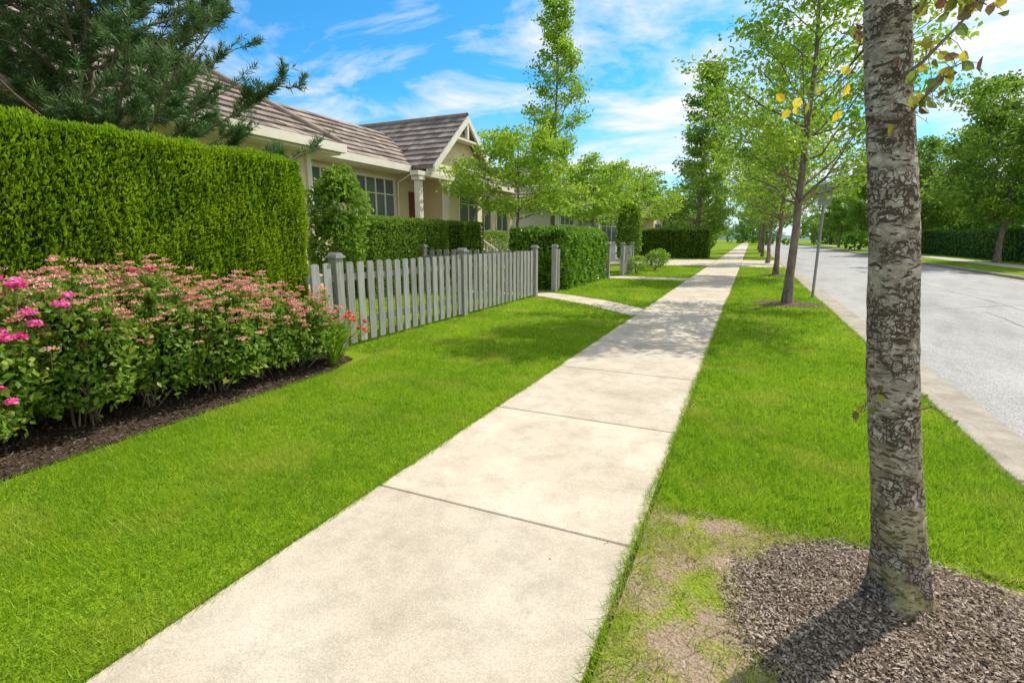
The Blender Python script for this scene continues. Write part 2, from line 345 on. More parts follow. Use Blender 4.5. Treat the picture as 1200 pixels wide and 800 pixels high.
def edge_tufts(xe,y0,y1,d,side):
    n=int((y1-y0)*d);yy=rng.uniform(y0,y1,n)
    P=np.column_stack([xe+rng.normal(0,.012,n)-side*.006+side*.012*np.sin(yy*5)*np.sin(yy*2.3+1),yy,np.zeros(n)])
    P=P[~inpath(P[:,0]-.08,P[:,1])];n=len(P)
    az=rng.uniform(0,2*np.pi,n);S=np.column_stack([np.cos(az),np.sin(az),np.zeros(n)])
    hh=rng.uniform(.02,.055,n)
    tip=np.column_stack([side*rng.uniform(0,1.0,n)*hh,rng.normal(0,.5,n)*hh,hh])
    V=np.stack([P-S*.0024,P+S*.0024,P+tip],1).reshape(-1,3)
    return (V,np.arange(3*n).reshape(n,3),0,np.clip(rng.normal(.4,.2,n),0,1))
G.append(edge_tufts(SX0,.2,14,700,1));G.append(edge_tufts(SX1,1,14,550,-1));G.append(edge_tufts(XC,1,14,350,1))
build('grass',G,[M['blade'],M['sparse_blade']])

# ------------------------------------------------------------------ hedges
def hedge(name,x0,x1,y0,y1,z1,dens,L,W,mat,up=1.0,amp=.05,faces='x+ x- y+ y- t',z0=0.0,seed=1,round_=.12,out=.5):
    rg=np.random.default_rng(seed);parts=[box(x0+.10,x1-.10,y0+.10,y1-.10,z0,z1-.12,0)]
    for f in faces.split():
        if f[0]=='x':
            n=int((y1-y0)*(z1-z0)*dens);P=np.column_stack([np.full(n,x1 if f[1]=='+' else x0),rg.uniform(y0,y1,n),rg.uniform(z0,z1,n)]);nn=np.array([1. if f[1]=='+' else -1.,0,0])
        elif f[0]=='y':
            n=int((x1-x0)*(z1-z0)*dens);P=np.column_stack([rg.uniform(x0,x1,n),np.full(n,y1 if f[1]=='+' else y0),rg.uniform(z0,z1,n)]);nn=np.array([0,1. if f[1]=='+' else -1.,0])
        else:
            n=int((x1-x0)*(y1-y0)*dens);P=np.column_stack([rg.uniform(x0,x1,n),rg.uniform(y0,y1,n),np.full(n,z1)]);nn=np.array([0,0,1.])
        c=np.array([(x0+x1)/2,(y0+y1)/2,0]);hs=np.array([(x1-x0)/2,(y1-y0)/2,z1])
        d=np.abs(P-c);ex=np.clip((d-(hs-round_))/round_,0,1)
        sh=(np.sort(ex,axis=1)[:,1]**2)*round_*.45
        dirc=norm((P-c)/hs)
        P=P-dirc*sh[:,None]
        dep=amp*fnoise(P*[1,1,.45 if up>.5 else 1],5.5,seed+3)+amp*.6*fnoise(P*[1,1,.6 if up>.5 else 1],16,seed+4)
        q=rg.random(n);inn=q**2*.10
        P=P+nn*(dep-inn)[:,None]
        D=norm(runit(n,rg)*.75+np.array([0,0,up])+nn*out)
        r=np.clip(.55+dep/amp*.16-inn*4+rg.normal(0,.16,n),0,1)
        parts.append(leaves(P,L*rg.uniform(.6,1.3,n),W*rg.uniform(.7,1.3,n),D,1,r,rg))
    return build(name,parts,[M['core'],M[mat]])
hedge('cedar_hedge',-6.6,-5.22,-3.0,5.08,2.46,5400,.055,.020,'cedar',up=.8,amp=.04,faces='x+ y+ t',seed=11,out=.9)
hedge('laurel_hedge',-6.6,-4.75,14.0,18.7,1.75,900,.13,.07,'laurel',up=.2,amp=.07,faces='x+ y- t',seed=12,out=.8,round_=.3)
hedge('box_hedge',-9.7,-8.3,10.0,13.6,2.0,1300,.06,.035,'leaf_mid',up=.5,amp=.03,faces='x+ y- t',seed=13)
hedge('box_hedge',-9.3,-8.3,14.5,15.9,2.0,1300,.06,.035,'leaf_mid',up=.5,amp=.03,faces='x+ y- t',seed=14)
hedge('cedar_hedge',-9.5,-2.7,40.0,41.2,2.1,300,.16,.07,'leaf_mid',up=1,amp=.05,faces='x+ y- t',seed=15)
hedge('cedar_hedge',-5.6,-4.4,43,60,1.9,100,.2,.1,'leaf_mid',up=1,amp=.05,faces='x+ y- t',seed=16)
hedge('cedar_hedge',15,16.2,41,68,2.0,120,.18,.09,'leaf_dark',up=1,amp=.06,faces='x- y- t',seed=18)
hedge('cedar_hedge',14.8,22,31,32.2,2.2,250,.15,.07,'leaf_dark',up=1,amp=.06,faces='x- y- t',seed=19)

# ------------------------------------------------------------------ picket fence
def picket_run(name,p0,p1,posts,H=1.17,sp=.225,w=.135):
    p0=np.array(p0,float);p1=np.array(p1,float);Lr=np.linalg.norm(p1-p0);u=(p1-p0)/Lr
    parts=[]
    def bx(s0,s1,a0,a1,z0,z1,c=0,r=.5):
        n=np.array([-u[1],u[0]])
        def P(s,a,z): q=p0+u*s+n*a;return (q[0],q[1],z)
        V=[P(s0,a0,z0),P(s1,a0,z0),P(s1,a1,z0),P(s0,a1,z0),P(s0,a0,z1-c),P(s1,a0,z1-c),P(s1,a1,z1-c),P(s0,a1,z1-c)]
        if c:
            V+=[P(s0+c,a0,z1),P(s1-c,a0,z1),P(s1-c,a1,z1),P(s0+c,a1,z1)]
            F=[[0,3,2,1],[0,1,5,4],[1,2,6,5],[2,3,7,6],[3,0,4,7],[4,5,9,8],[5,6,10,9],[6,7,11,10],[7,4,8,11],[8,9,10,11]]
            return (V,F,0,r)
        return (V,BF,0,r)
    n=int(Lr/sp)
    for i in range(n):
        s=(i+.5)*Lr/n
        if any(abs(s-q)<.12 for q in posts): continue
        z=H+rng.uniform(-.008,.008)
        parts.append(bx(s-w/2,s+w/2,-.032,-.010,.05,z,.022,rng.random()))
    for z in (.28,.92): parts.append(bx(0,Lr,-.008,.03,z,z+.09))
    for q in posts:
        parts.append(bx(q-.065,q+.065,-.068,.062,0,H+.06))
        parts.append(bx(q-.09,q+.09,-.093,.087,H+.062,H+.092))
        parts.append(bx(q-.07,q+.07,-.073,.067,H+.094,H+.13,.03))
    return build(name,parts,[M['fence']])
picket_run('picket_fence',(-4.97,4.75),(-4.97,12.3),[.50,3.83,7.49],sp=.205,w=.13)
picket_run('picket_fence',(-5.1,12.2),(-8.4,12.2),[3.2])
picket_run('picket_fence',(-4.88,13.42),(-4.88,13.9),[.06])
picket_run('picket_fence',(-4.55,20.3),(-4.55,22.3),[.06,1.9])
picket_run('picket_fence',(-4.65,18.75),(-5.3,18.75),[.06])

# ------------------------------------------------------------------ shrubs & flowers
def dlump(d,cy): return 1+.17*fnoise(d,3.5,int(abs(cy)*100)+3)+.11*fnoise(d,8,5)
def shrub_parts(domes,nl,L,W,rg,mat=1,up=.3,zmin=.12):
    parts=[]
    for (cx,cy,cz,rx,ry,rz) in domes:
        n=nl;d=runit(n,rg);d[:,2]=np.where(d[:,2]<-.75,-d[:,2],d[:,2])
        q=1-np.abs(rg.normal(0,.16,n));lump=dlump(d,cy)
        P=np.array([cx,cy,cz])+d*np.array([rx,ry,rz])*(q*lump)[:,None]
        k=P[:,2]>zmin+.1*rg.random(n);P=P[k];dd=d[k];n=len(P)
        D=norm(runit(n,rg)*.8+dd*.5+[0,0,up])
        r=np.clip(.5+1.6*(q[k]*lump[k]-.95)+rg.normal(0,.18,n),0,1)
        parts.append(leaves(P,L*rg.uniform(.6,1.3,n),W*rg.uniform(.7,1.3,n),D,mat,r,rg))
        for j in range(12):
            e=np.array([cx,cy,cz])+runit(1,rg)[0]*np.array([rx,ry,rz])*.8;e[2]=abs(e[2]-cz)+cz*.8
            b=np.array([cx+rg.normal(0,.06),cy+rg.normal(0,.06),0.0])
            parts.append(tube([b,(b+e)/2+rg.normal(0,.03,3),e],[.008,.006,.003],4,0))
    return parts
def blossoms(centers,rad,npet,psz,rg,mat,flat=.5,tone=None):
    n=len(centers);C=np.repeat(centers,npet,0);d=runit(n*npet,rg);d[:,2]=np.abs(d[:,2])*flat
    rr=np.repeat(rad,npet)
    P=C+d*(rr*np.sqrt(rg.random(n*npet)))[:,None]
    base=np.repeat(rg.random(n) if tone is None else tone,npet)
    r=np.clip(base*.8+rg.normal(.1,.15,n*npet),0,1)
    return leaves(P,psz*rg.uniform(.6,1.3,n*npet),psz*.8,norm(runit(n*npet,rg)+[0,0,.3]),mat,r,rg)
rg=np.random.default_rng(40)
domes=[]
for (cy,top) in [(-1.0,1.2),(-.35,1.22),(.3,1.2),(.9,1.2),(1.5,1.24),(2.1,1.17),(2.7,1.16),(3.25,1.03),(3.8,.97),(4.3,.80)]:
    rz=top*.5;domes.append((-4.78+rg.normal(0,.07),cy+rg.normal(0,.05),top-rz,.46+rg.uniform(-.05,.06),.44,rz*rg.uniform(.96,1.08)))
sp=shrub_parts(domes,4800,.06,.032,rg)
C=[];DD=[]
for (cx,cy,cz,rx,ry,rz) in domes:
    d=runit(1500,rg);d=d[(d[:,2]>-.05)&(d[:,0]>-.75)]
    pr_=np.clip((d[:,2]+.05)*.80,.0,.75)*.62*np.clip(1+1.1*fnoise(d,4,77),.1,1.8)
    d=d[rg.random(len(d))<pr_*.8]
    C.append(np.array([cx,cy,cz])+d*np.array([rx,ry,rz])*(dlump(d,cy)*1.07)[:,None]+norm(d+[0,0,.7])*(rg.random((len(d),1))**2*.17));DD.append(d)
C=np.concatenate(C)
sp.append(blossoms(C,rg.uniform(.028,.07,len(C)),32,.019,rg,2,.42))
SPR=C[::2]
for c in SPR:
    sp.append(tube([c-[.02,0,.18],c-[0,0,.005]],[.002,.0015],3,0))
X=np.repeat(SPR,10,0)-np.column_stack([rg.normal(0,.025,len(SPR)*10),rg.normal(0,.025,len(SPR)*10),rg.uniform(.01,.17,len(SPR)*10)])
sp.append(leaves(X,.052,.025,norm(runit(len(X),rg)+[0,0,.5]),1,rg.uniform(.4,1,len(X)),rg))
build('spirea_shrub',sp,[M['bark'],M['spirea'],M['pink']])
rg=np.random.default_rng(41)
rp=shrub_parts([(-4.62,1.35,.55,.40,.42,.50),(-4.6,.6,.5,.4,.5,.5)],2200,.065,.04,rg)
RC=np.array([(-4.5,1.55,1.24),(-4.5,1.63,1.20),(-4.42,1.75,1.2),(-4.46,1.42,1.15),(-4.34,1.5,.96),(-4.34,1.52,.90),(-4.35,1.72,1.0),(-4.3,1.6,.86),(-4.28,1.45,.50),(-4.27,1.52,.46),(-4.33,1.9,1.04),(-4.4,1.3,1.05),(-4.3,1.35,.75),(-4.68,2.75,1.20),(-4.7,2.6,1.22),(-4.72,4.15,.92),(-4.25,1.48,.84)])
RC=np.concatenate([RC,RC[:13]+rg.normal(0,.05,(13,3)),RC[:4]+rg.normal(0,.07,(4,3))])
RC=RC+rg.normal(0,.02,RC.shape)
rp.append(blossoms(RC,rg.uniform(.035,.06,len(RC)),56,.032,rg,2,.8))
X=np.repeat(RC,16,0)+rg.normal(0,.06,(len(RC)*16,3))-[.05,0,.08]
rp.append(leaves(X,.06,.036,norm(runit(len(X),rg)+[0,0,.3]),1,rg.random(len(X)),rg))
for c in RC:
    rp.append(tube([c-[.10,0,.22],c-[.05,.0,.12],c],[.003,.003,.002],3,0))
build('rose_bush',rp,[M['bark'],M['spirea'],M['magenta']])
def strap(base,n,Lh,spread,rg,w=.012,mat=0):
    V=[];F=[];k=6;o=0
    for i in range(n):
        az=rg.uniform(0,6.28);s=rg.uniform(.3,1)*spread;h=Lh*rg.uniform(.7,1.1)
        d=np.array([math.cos(az),math.sin(az),0]);sd=np.array([-d[1],d[0],0])
        for j in range(k):
            t=j/(k-1);p=np.array(base)+d*s*t**1.5+np.array([0,0,h*(t*1.6-.75*t**2.4)])+d*.03
            ww=w*(1-t**2)*.5+.0008
            V+=[p-sd*ww,p+sd*ww]
        for j in range(k-1):F.append([o+2*j,o+2*j+1,o+2*j+3,o+2*j+2])
        o+=2*k
    return (V,F,mat,rg.random(len(F)))
rg=np.random.default_rng(42)
dl=[strap((-4.40,4.50,0),260,.54,.45,rg,.018),strap((-4.6,4.72,0),200,.56,.42,rg,.018)]
RC=np.array([(-4.35,4.70,.56),(-4.3,4.80,.50),(-4.25,4.6,.58),(-4.45,4.85,.58),(-4.2,4.75,.42),(-4.35,4.5,.56),(-4.15,4.8,.50),(-4.22,4.9,.36)])
RC=np.concatenate([RC,RC[:5]+rg.normal(0,.04,(5,3))])
dl.append(blossoms(RC,np.full(len(RC),.032),20,.034,rg,1,.8))
for c in RC: dl.append(tube([(-4.45,4.6,0),c*.5+np.array([-4.45,4.6,.1])*.5,c],[.004,.004,.003],4,0))
build('daylily',dl,[M['leaf_bright'],M['red']])
def simple_shrub(name,x,y,r,h,n,L,mat,seed):
    rg=np.random.default_rng(seed)
    return build(name,shrub_parts([(x,y,h*.55,r,r,h*.5)],n,L,L*.5,rg),[M['bark'],M[mat]])
rg=np.random.default_rng(43)
build('rounded_shrub',shrub_parts([(-7.6,8.2,2.0,.55,.6,.75),(-7.5,8.0,1.3,.6,.6,.7),(-7.7,8.4,2.5,.35,.4,.4)],2400,.10,.055,rg),[M['bark'],M['leaf_mid']])
simple_shrub('cypress_shrub',-4.95,23.3,.55,3.0,3000,.14,'leaf_mid',44)
simple_shrub('flowering_shrub',-4.2,21.6,.4,.7,800,.09,'leaf_bright',45)
simple_shrub('flowering_shrub',-3.9,24.2,.5,.8,800,.1,'spirea',46)
simple_shrub('flowering_shrub',-4.1,26.6,.5,.9,800,.1,'leaf_bright',47)
simple_shrub('rounded_shrub',-8.0,21.5,.8,1.7,1600,.12,'leaf_mid',48)
simple_shrub('rounded_shrub',-9.2,18.6,.8,1.7,2000,.09,'leaf_mid',50)

# ------------------------------------------------------------------ trees
def tree_parts(seed,H,r0,zc,env,nb,nsub,nleaf,ll,clump,up=.6,lean=(0,0),top=.96,lw=.62,droop=.0,wob=.02,mat=1,seg=8):
    rg=np.random.default_rng(seed);parts=[];K=16
    zz=np.linspace(0,H*top,K)
    wb=np.cumsum(rg.normal(0,wob,(K,2)),0);wb-=wb[0]
    tp=np.column_stack([lean[0]*zz/H+wb[:,0],lean[1]*zz/H+wb[:,1],zz])
    rr=r0*(1-.93*(zz/(H*top))**.9)+r0*.35*np.exp(-zz/.12)
    parts.append(tube(tp,rr,seg,0))
    LP=[];LR=[]
    for i in range(nb):
        t=(i+.5)/nb
        R=env(t)*rg.uniform(.55,1.2);z0=zc+(H*top-zc)*t;z0=max(zc*.85,z0-up*R*.6)
        b=np.array([np.interp(z0,zz,tp[:,0]),np.interp(z0,zz,tp[:,1]),z0])
        az=i*2.399+rg.normal(0,.35);d=np.array([math.cos(az),math.sin(az),0]);u=up*rg.uniform(.7,1.3)
        def pt(s): return b+d*R*s+np.array([0,0,u*R*s**1.2-droop*R*s*s])
        S=np.linspace(0,1,6);P=np.array([pt(s) for s in S]);P[1:]+=rg.normal(0,.03*R+.005,(5,3))
        rb=max(.006,np.interp(z0,zz,rr)*.42)
        parts.append(tube(P,np.linspace(rb,rb*.15,6),5,0))
        tone=rg.normal(.5,.14)
        for j in range(nsub):
            s=rg.uniform(.25,1.0);q=pt(s);a2=az+rg.normal(0,.9)
            l=(R*.42*(1.15-s)+.18*R+.12)*rg.uniform(.6,1.2)
            dd=norm(np.array([math.cos(a2),math.sin(a2),rg.uniform(-.1,.9)*max(up,.3)-droop*.5]))
            e=q+dd*l
            parts.append(tube([q,(q+e)/2+rg.normal(0,.02,3),e],[rb*.3,rb*.2,rb*.06+.0015],4,0))
            n=int(nleaf*rg.uniform(.4,1.5));uu=rg.random(n)**.7
            X=q+(e-q)*(uu*1.1)[:,None]+rg.normal(0,clump,(n,3))*[1,1,.7]
            LP.append(X);LR.append(np.clip(tone+rg.normal(0,.2,n),0,1))
    LP=np.concatenate(LP);LR=np.concatenate(LR);n=len(LP)
    D=norm(runit(n,rg)*[1,1,.8]-[0,0,.25])
    parts.append(leaves(LP,ll*rg.uniform(.6,1.3,n),ll*lw*rg.uniform(.7,1.2,n),D,mat,LR,rg))
    return parts
def inst(name,src,loc,rz=0,sc=(1,1,1)):
    o=bpy.data.objects.new(name,src.data);scene.collection.objects.link(o);o.location=loc;o.rotation_euler=(0,0,rz);o.scale=sc;return o
ov=lambda rm,p=.5:(lambda t: rm*(.35+.65*math.sin(math.pi*min(1,(t*.85+.12)))**p))

def near_tree():
    rg=np.random.default_rng(60)
    zc=np.array([-.02,.03,.10,.25,.45,.9,1.3,1.58,2.0,2.48,3.0,3.7,4.5,5.3,6.2])
    xc=np.array([.685,.68,.67,.65,.62,.56,.502,.465,.41,.350,.31,.27,.2,.25,.2])
    rc=np.array([.150,.135,.118,.106,.101,.097,.093,.089,.083,.077,.068,.055,.04,.026,.01])*.87
    z=np.linspace(-.02,6.2,260);x=np.interp(z,zc,xc)+.006*np.sin(z*5);r=np.interp(z,zc,rc)
    yb=2.36+.01*np.sin(z*3.1)
    seg=56;an=np.linspace(0,2*np.pi,seg,endpoint=False)
    A,Z=np.meshgrid(an,z)
    PP=np.column_stack([np.cos(A).ravel()*2.2,np.sin(A).ravel()*2.2,Z.ravel()*5])
    dn=(fnoise(PP,1.3,61)*.045+fnoise(PP*[1,1,.8],4.5,62)*.035+fnoise(PP*[1,1,1.6],9,63)*.022).reshape(A.shape)
    fl=np.exp(-np.clip(Z,0,9)/.10)*.18*np.cos(A*4+.6)
    R=r[:,None]*(1+dn+fl)
    V=np.stack([x[:,None]+R*np.cos(A),yb[:,None]+R*np.sin(A),Z],-1).reshape(-1,3)
    i=np.arange(len(z)-1)[:,None];j=np.arange(seg)[None,:];j2=(j+1)%seg
    F=np.stack([i*seg+j,i*seg+j2,(i+1)*seg+j2,(i+1)*seg+j],-1).reshape(-1,4)
    parts=[(V,F,0,None,True)]
    LP=[]
    for k in range(20):
        t=(k+.5)/20;z0=3.1+2.9*t;az=k*2.4;Rr=(1.15-.5*abs(t-.35)*1.5)*rg.uniform(.7,1.1)
        b=np.array([np.interp(z0,zc,xc),2.36,z0]);d=np.array([math.cos(az),math.sin(az),.75])
        P=np.array([b+d*Rr*s for s in (0,.35,.7,1)]);P[1:]+=rg.normal(0,.04,(3,3))
        parts.append(tube(P,[.024,.017,.01,.004],6,2))
        for jj in range(6):
            q=b+d*Rr*rg.uniform(.3,1);e=q+norm(rg.normal(size=3)+[0,0,.5])*.4
            parts.append(tube([q,e],[.005,.002],4,2))
            LP.append(q+(e-q)*rg.random((28,1))+rg.normal(0,.09,(28,3)))
    LP=np.concatenate(LP);n=len(LP)
    parts.append(leaves(LP,.075*rg.uniform(.7,1.2,n),.045,norm(runit(n,rg)-[0,0,.4]),1,None,rg))
    def leaf6(P,L,W,D,fl,mat,r):
        n=len(P);S=norm(np.cross(D,fl));Nn=np.cross(D,S);L=L[:,None];W=W[:,None]
        V=np.stack([P-D*L*.5,P-D*L*.22+S*W*.42+Nn*W*.14,P+D*L*.12+S*W*.44+Nn*W*.16,P+D*L*.5,P+D*L*.12-S*W*.44+Nn*W*.16,P-D*L*.22-S*W*.42+Nn*W*.14],1).reshape(-1,3)
        b=np.arange(n)[:,None]*6
        return [(V,b+np.array([[0,1,2,3]]),mat,r),(V,b+np.array([[0,3,4,5]]),mat,r)]
    def branch(pts,rad,nl,sz,mat,sp=.05):
        pts=np.array(pts,float);parts.append(tube(pts,np.linspace(rad,.0018,len(pts)),5,2))
        s=rg.uniform(.25,1.05,nl)*(len(pts)-1);i=np.clip(s.astype(int),0,len(pts)-2);f=(s-i)[:,None]
        P=pts[i]*(1-f)+pts[i+1]*f+rg.normal(0,sp,(nl,3))
        for p,q in zip(P,pts[i]*(1-f)+pts[i+1]*f): parts.append(tube([q,(p+q)/2+[0,0,.01],p],[.0015,.0012,.0008],3,2))
        D=norm(rg.normal(size=(nl,3))*.6-[0,0,.8])
        parts.extend(leaf6(P,sz*rg.uniform(.75,1.2,nl),sz*.75*rg.uniform(.85,1.1,nl),D,norm(rg.normal(size=(nl,3))*.6+[.4,-1,0]),mat,rg.random(nl)))
    branch([(.40,2.32,2.02),(.47,2.25,2.07),(.56,2.2,2.18),(.62,2.16,2.30)],.008,26,.05,3,.035)
    branch([(.42,2.30,1.86),(.455,2.25,1.91),(.50,2.2,1.98),(.53,2.15,2.02)],.006,26,.044,3,.03)
    branch([(.38,2.32,2.22),(.46,2.24,2.26),(.53,2.2,2.25),(.60,2.2,2.2)],.006,28,.048,3,.035)
    branch([(.37,2.42,2.30),(.33,2.5,2.20),(.25,2.56,2.10),(.14,2.6,2.02)],.007,12,.052,4,.045)
    branch([(.37,2.42,2.45),(.33,2.45,2.30),(.30,2.48,2.16)],.005,10,.045,3,.03)
    branch([(.50,2.28,.90),(.46,2.24,.95),(.44,2.22,.86)],.003,9,.036,3,.02)
    branch([(.60,2.29,.86),(.65,2.24,.90),(.70,2.22,.86)],.003,5,.028,3,.02)
    return build('street_tree',parts,[M['platebark'],M['leaf_bright'],M['bark'],M['autumn'],M['yellow']])
near_tree()
T2=build('street_tree',tree_parts(71,9.0,.10,2.6,lambda t:2.6*(.55+.45*math.sin(math.pi*min(1,t+.18)))*(1-.42*t),52,9,34,.115,.14,up=.7,wob=.03),[M['bark'],M['leaf_bright']],loc=(.86,13.1,0))
inst('street_tree',T2,(1.0,23,0),2.1,(1.05,1.05,.98))
inst('street_tree',T2,(.9,45,0),4.1,(1.1,1.1,1.05))
T3=build('street_tree',tree_parts(72,8.0,.11,2.4,lambda t:2.1*(.6+.4*math.sin(math.pi*min(1,t+.18)))*(1-.4*t),36,7,32,.14,.17,up=.65,wob=.03),[M['bark'],M['leaf_mid']],loc=(1.0,34,0))
inst('street_tree',T3,(.9,57,0),1.1,(1.1,1.1,1.05));inst('street_tree',T3,(.9,70,0),2.1,(1.1,1.1,1.1))
CH=build('cherry_tree',tree_parts(73,4.9,.09,2.45,lambda t:2.75*(1-.5*t),28,9,40,.135,.14,up=.30,wob=.03,droop=.08),[M['bark'],M['leaf_bright']],loc=(-7.1,16.2,0))
inst('cherry_tree',CH,(-6.6,23.0,0),2.0,(1.1,1.1,1.0))
inst('cherry_tree',CH,(-6.4,31,0),3.3,(1.15,1.15,1.05))
build('birch_tree',tree_parts(74,12.9,.15,3.0,lambda t:2.3*(.5+.5*math.sin(math.pi*min(1,t+.2)))*(1-.6*t),52,7,30,.17,.17,up=.8,wob=.06),[M['bark'],M['leaf_bright']],loc=(-9.1,24.8,0))
BT=build('birch_tree',tree_parts(75,14.0,.18,1.6,lambda t:2.6*(1-.8*t)**.8,60,7,34,.22,.22,up=.5,wob=.07),[M['bark'],M['leaf_mid']],loc=(-3.85,41.5,0))
inst('birch_tree',BT,(-4.5,58,0),1.5,(1,1,.85))
def pine():
    rg=np.random.default_rng(80);parts=[];H=7.2
    parts.append(tube([(0,0,0),(.05,0,2),(0,.05,4.2),(0,0,H)],[.11,.09,.06,.02],8,0))
    NP=[];ND=[];NR=[]
    def needles(q,e,n,r):
        d=norm(e-q);u=rg.random(n);P=q+(e-q)*u[:,None]
        D=norm(runit(n,rg)*.8+d*.75+[0,0,.15])
        NP.append(P+D*.055);ND.append(D);NR.append(np.clip(r+rg.normal(0,.15,n),0,1))
    nb=92
    for i in range(nb):
        t=(i+.5)/nb;z0=1.6+(H-1.8)*t;az=i*2.399+rg.normal(0,.3);R=(2.6*(1-t)**.6+.25)*rg.uniform(.7,1.15)
        d=np.array([math.cos(az),math.sin(az),0]);up=.35+.5*t
        pt=lambda s:np.array([0,0,z0])+d*R*s+np.array([0,0,up*R*s**1.6])
        parts.append(tube([pt(s) for s in (0,.3,.6,.85,1)],[.03*(1-t)+.012,.024*(1-t)+.01,.015,.01,.006],5,0))
        needles(pt(.8),pt(1.08)+[0,0,.1],110,.65)
        for j in range(12):
            s=rg.uniform(.1,1);q=pt(s);a2=az+rg.choice([-1,1])*rg.uniform(.4,1.1);l=rg.uniform(.25,.5)*(1.2-.4*s)
            e=q+np.array([math.cos(a2)*l,math.sin(a2)*l,rg.uniform(.1,.8)*l])
            parts.append(tube([q,e],[.008,.004],4,0));needles(q+(e-q)*.2,e,70,.4)
            for k in range(2):
                q2=q+(e-q)*rg.uniform(.3,.9);e2=q2+norm(rg.normal(size=3)*.5+(e-q)/l+[0,0,.9])*rg.uniform(.14,.28)
                needles(q2,e2,50,.65)
    P=np.concatenate(NP);D=np.concatenate(ND);n=len(P)
    parts.append(leaves(P,.13*rg.uniform(.7,1.2,n),.014,D,1,np.concatenate(NR),rg))
    return build('pine_tree',parts,[M['bark'],M['pine']],loc=(-8.7,4.6,0))
pine()
RT=build('maple_tree',tree_parts(90,10.8,.17,2.6,ov(3.9,.6),54,9,44,.25,.28,up=.55,wob=.05),[M['bark'],M['leaf_mid']],loc=(13.4,40,0))
inst('maple_tree',RT,(19,46,0),1.2,(1.1,1.1,1.0));inst('maple_tree',RT,(14.3,60,0),2.2,(1,1,.95));inst('maple_tree',RT,(22,58,0),3.2,(1.1,1.1,1.1))
inst('maple_tree',RT,(13.5,76,0),4.2,(1,1,.9));inst('maple_tree',RT,(12.5,95,0),5.2,(1,1,.95));inst('maple_tree',RT,(26,42,0),.5,(1.2,1.2,1.1))

def distant():
    rg=np.random.default_rng(95);LPs=[];LR=[];parts=[];LL=[]
    spots=[]
    for k in range(64): spots.append((rg.uniform(-75,60),rg.uniform(115,160),rg.uniform(6,12)))
    for k in range(16): spots.append((rg.uniform(16,48),rg.uniform(66,110),rg.uniform(8,12)))
    for k in range(12): spots.append((rg.uniform(26,50),rg.uniform(36,62),rg.uniform(8,11)))
    for k in range(14): spots.append((rg.uniform(-42,-22),rg.uniform(12,90),rg.uniform(5.5,8)))
    for k in range(8): spots.append((rg.uniform(-16,-6),rg.uniform(62,105),rg.uniform(6,9)))
    for k in range(34): spots.append((rg.uniform(-60,60),rg.uniform(165,185),rg.uniform(5,9)))
    for (x,y,h) in spots:
        w=h*rg.uniform(.34,.46);parts.append(tube([(x,y,-.15),(x,y,h*.8)],[.2,.06],5,0))
        c=rg.normal(size=(26,3))*[w*.5,w*.5,h*.23]+[x,y,h*.46]
        c[:,2]=np.maximum(c[:,2],.6)
        tone=rg.uniform(.2,.75)
        for q in c:
            n=34;rr=rg.uniform(.5,1.1)*h*.11
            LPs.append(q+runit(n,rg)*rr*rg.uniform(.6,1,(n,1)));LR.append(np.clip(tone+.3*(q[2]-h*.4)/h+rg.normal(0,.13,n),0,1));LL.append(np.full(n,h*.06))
    P=np.concatenate(LPs);n=len(P);L=np.concatenate(LL)
    parts.append(leaves(P,L,L*.7,runit(n,rg),1,np.concatenate(LR),rg))
    build('distant_trees',parts,[M['bark'],M['leaf_far']])
distant()
V=[];F=[];K=60
for i in range(K):
    x=-300+600*i/(K-1);h=7+3*math.sin(i*.35)+2*math.sin(i*.9+1)
    V+=[(x,330,-.3),(x,345,h)]
for i in range(K-1):F.append([2*i,2*i+2,2*i+3,2*i+1])
hillm=pm('distant_hill',[(.3,(.10,.18,.16)),(.7,(.16,.25,.20))],scale=.2,rough=1,bump=0)
build('distant_hills',[(V,F,0)],[hillm])

# ------------------------------------------------------------------ houses
def roof_tiles(A,B,C,D,m=0,course=.33,tw=.32,rg=rng):
    A,B,C,D=[np.array(p,float) for p in (A,B,C,D)]
    n=np.cross(B-A,(D+C)/2-A);n/=np.linalg.norm(n)
    if n[2]<0:n=-n
    nr=max(2,int(round(np.linalg.norm((C+D)/2-(A+B)/2)/course)));V=[];F=[];R=[]
    for r in range(nr):
        s0=r/nr;s1=min(1,(r+1)/nr)
        P0=A+(D-A)*s0;P1=B+(C-B)*s0;Q0=A+(D-A)*s1;Q1=B+(C-B)*s1
        nt=max(1,int(round(np.linalg.norm(P1-P0)/tw)))
        for j in range(nt):
            u0=j/nt+.01/nt;u1=(j+1)/nt-.01/nt;h=.045+rg.uniform(0,.02);o=len(V)
            a=P0+(P1-P0)*u0;b=P0+(P1-P0)*u1;c=Q0+(Q1-Q0)*u1;d=Q0+(Q1-Q0)*u0
            V+=[a+n*h,b+n*h,c+n*.008,d+n*.008,a,b];F+=[[o,o+1,o+2,o+3],[o+4,o+5,o+1,o]];q=rg.random();R+=[q,q]
    return [(V,F,m,R),slab([A,B,C,D],.10,m)]
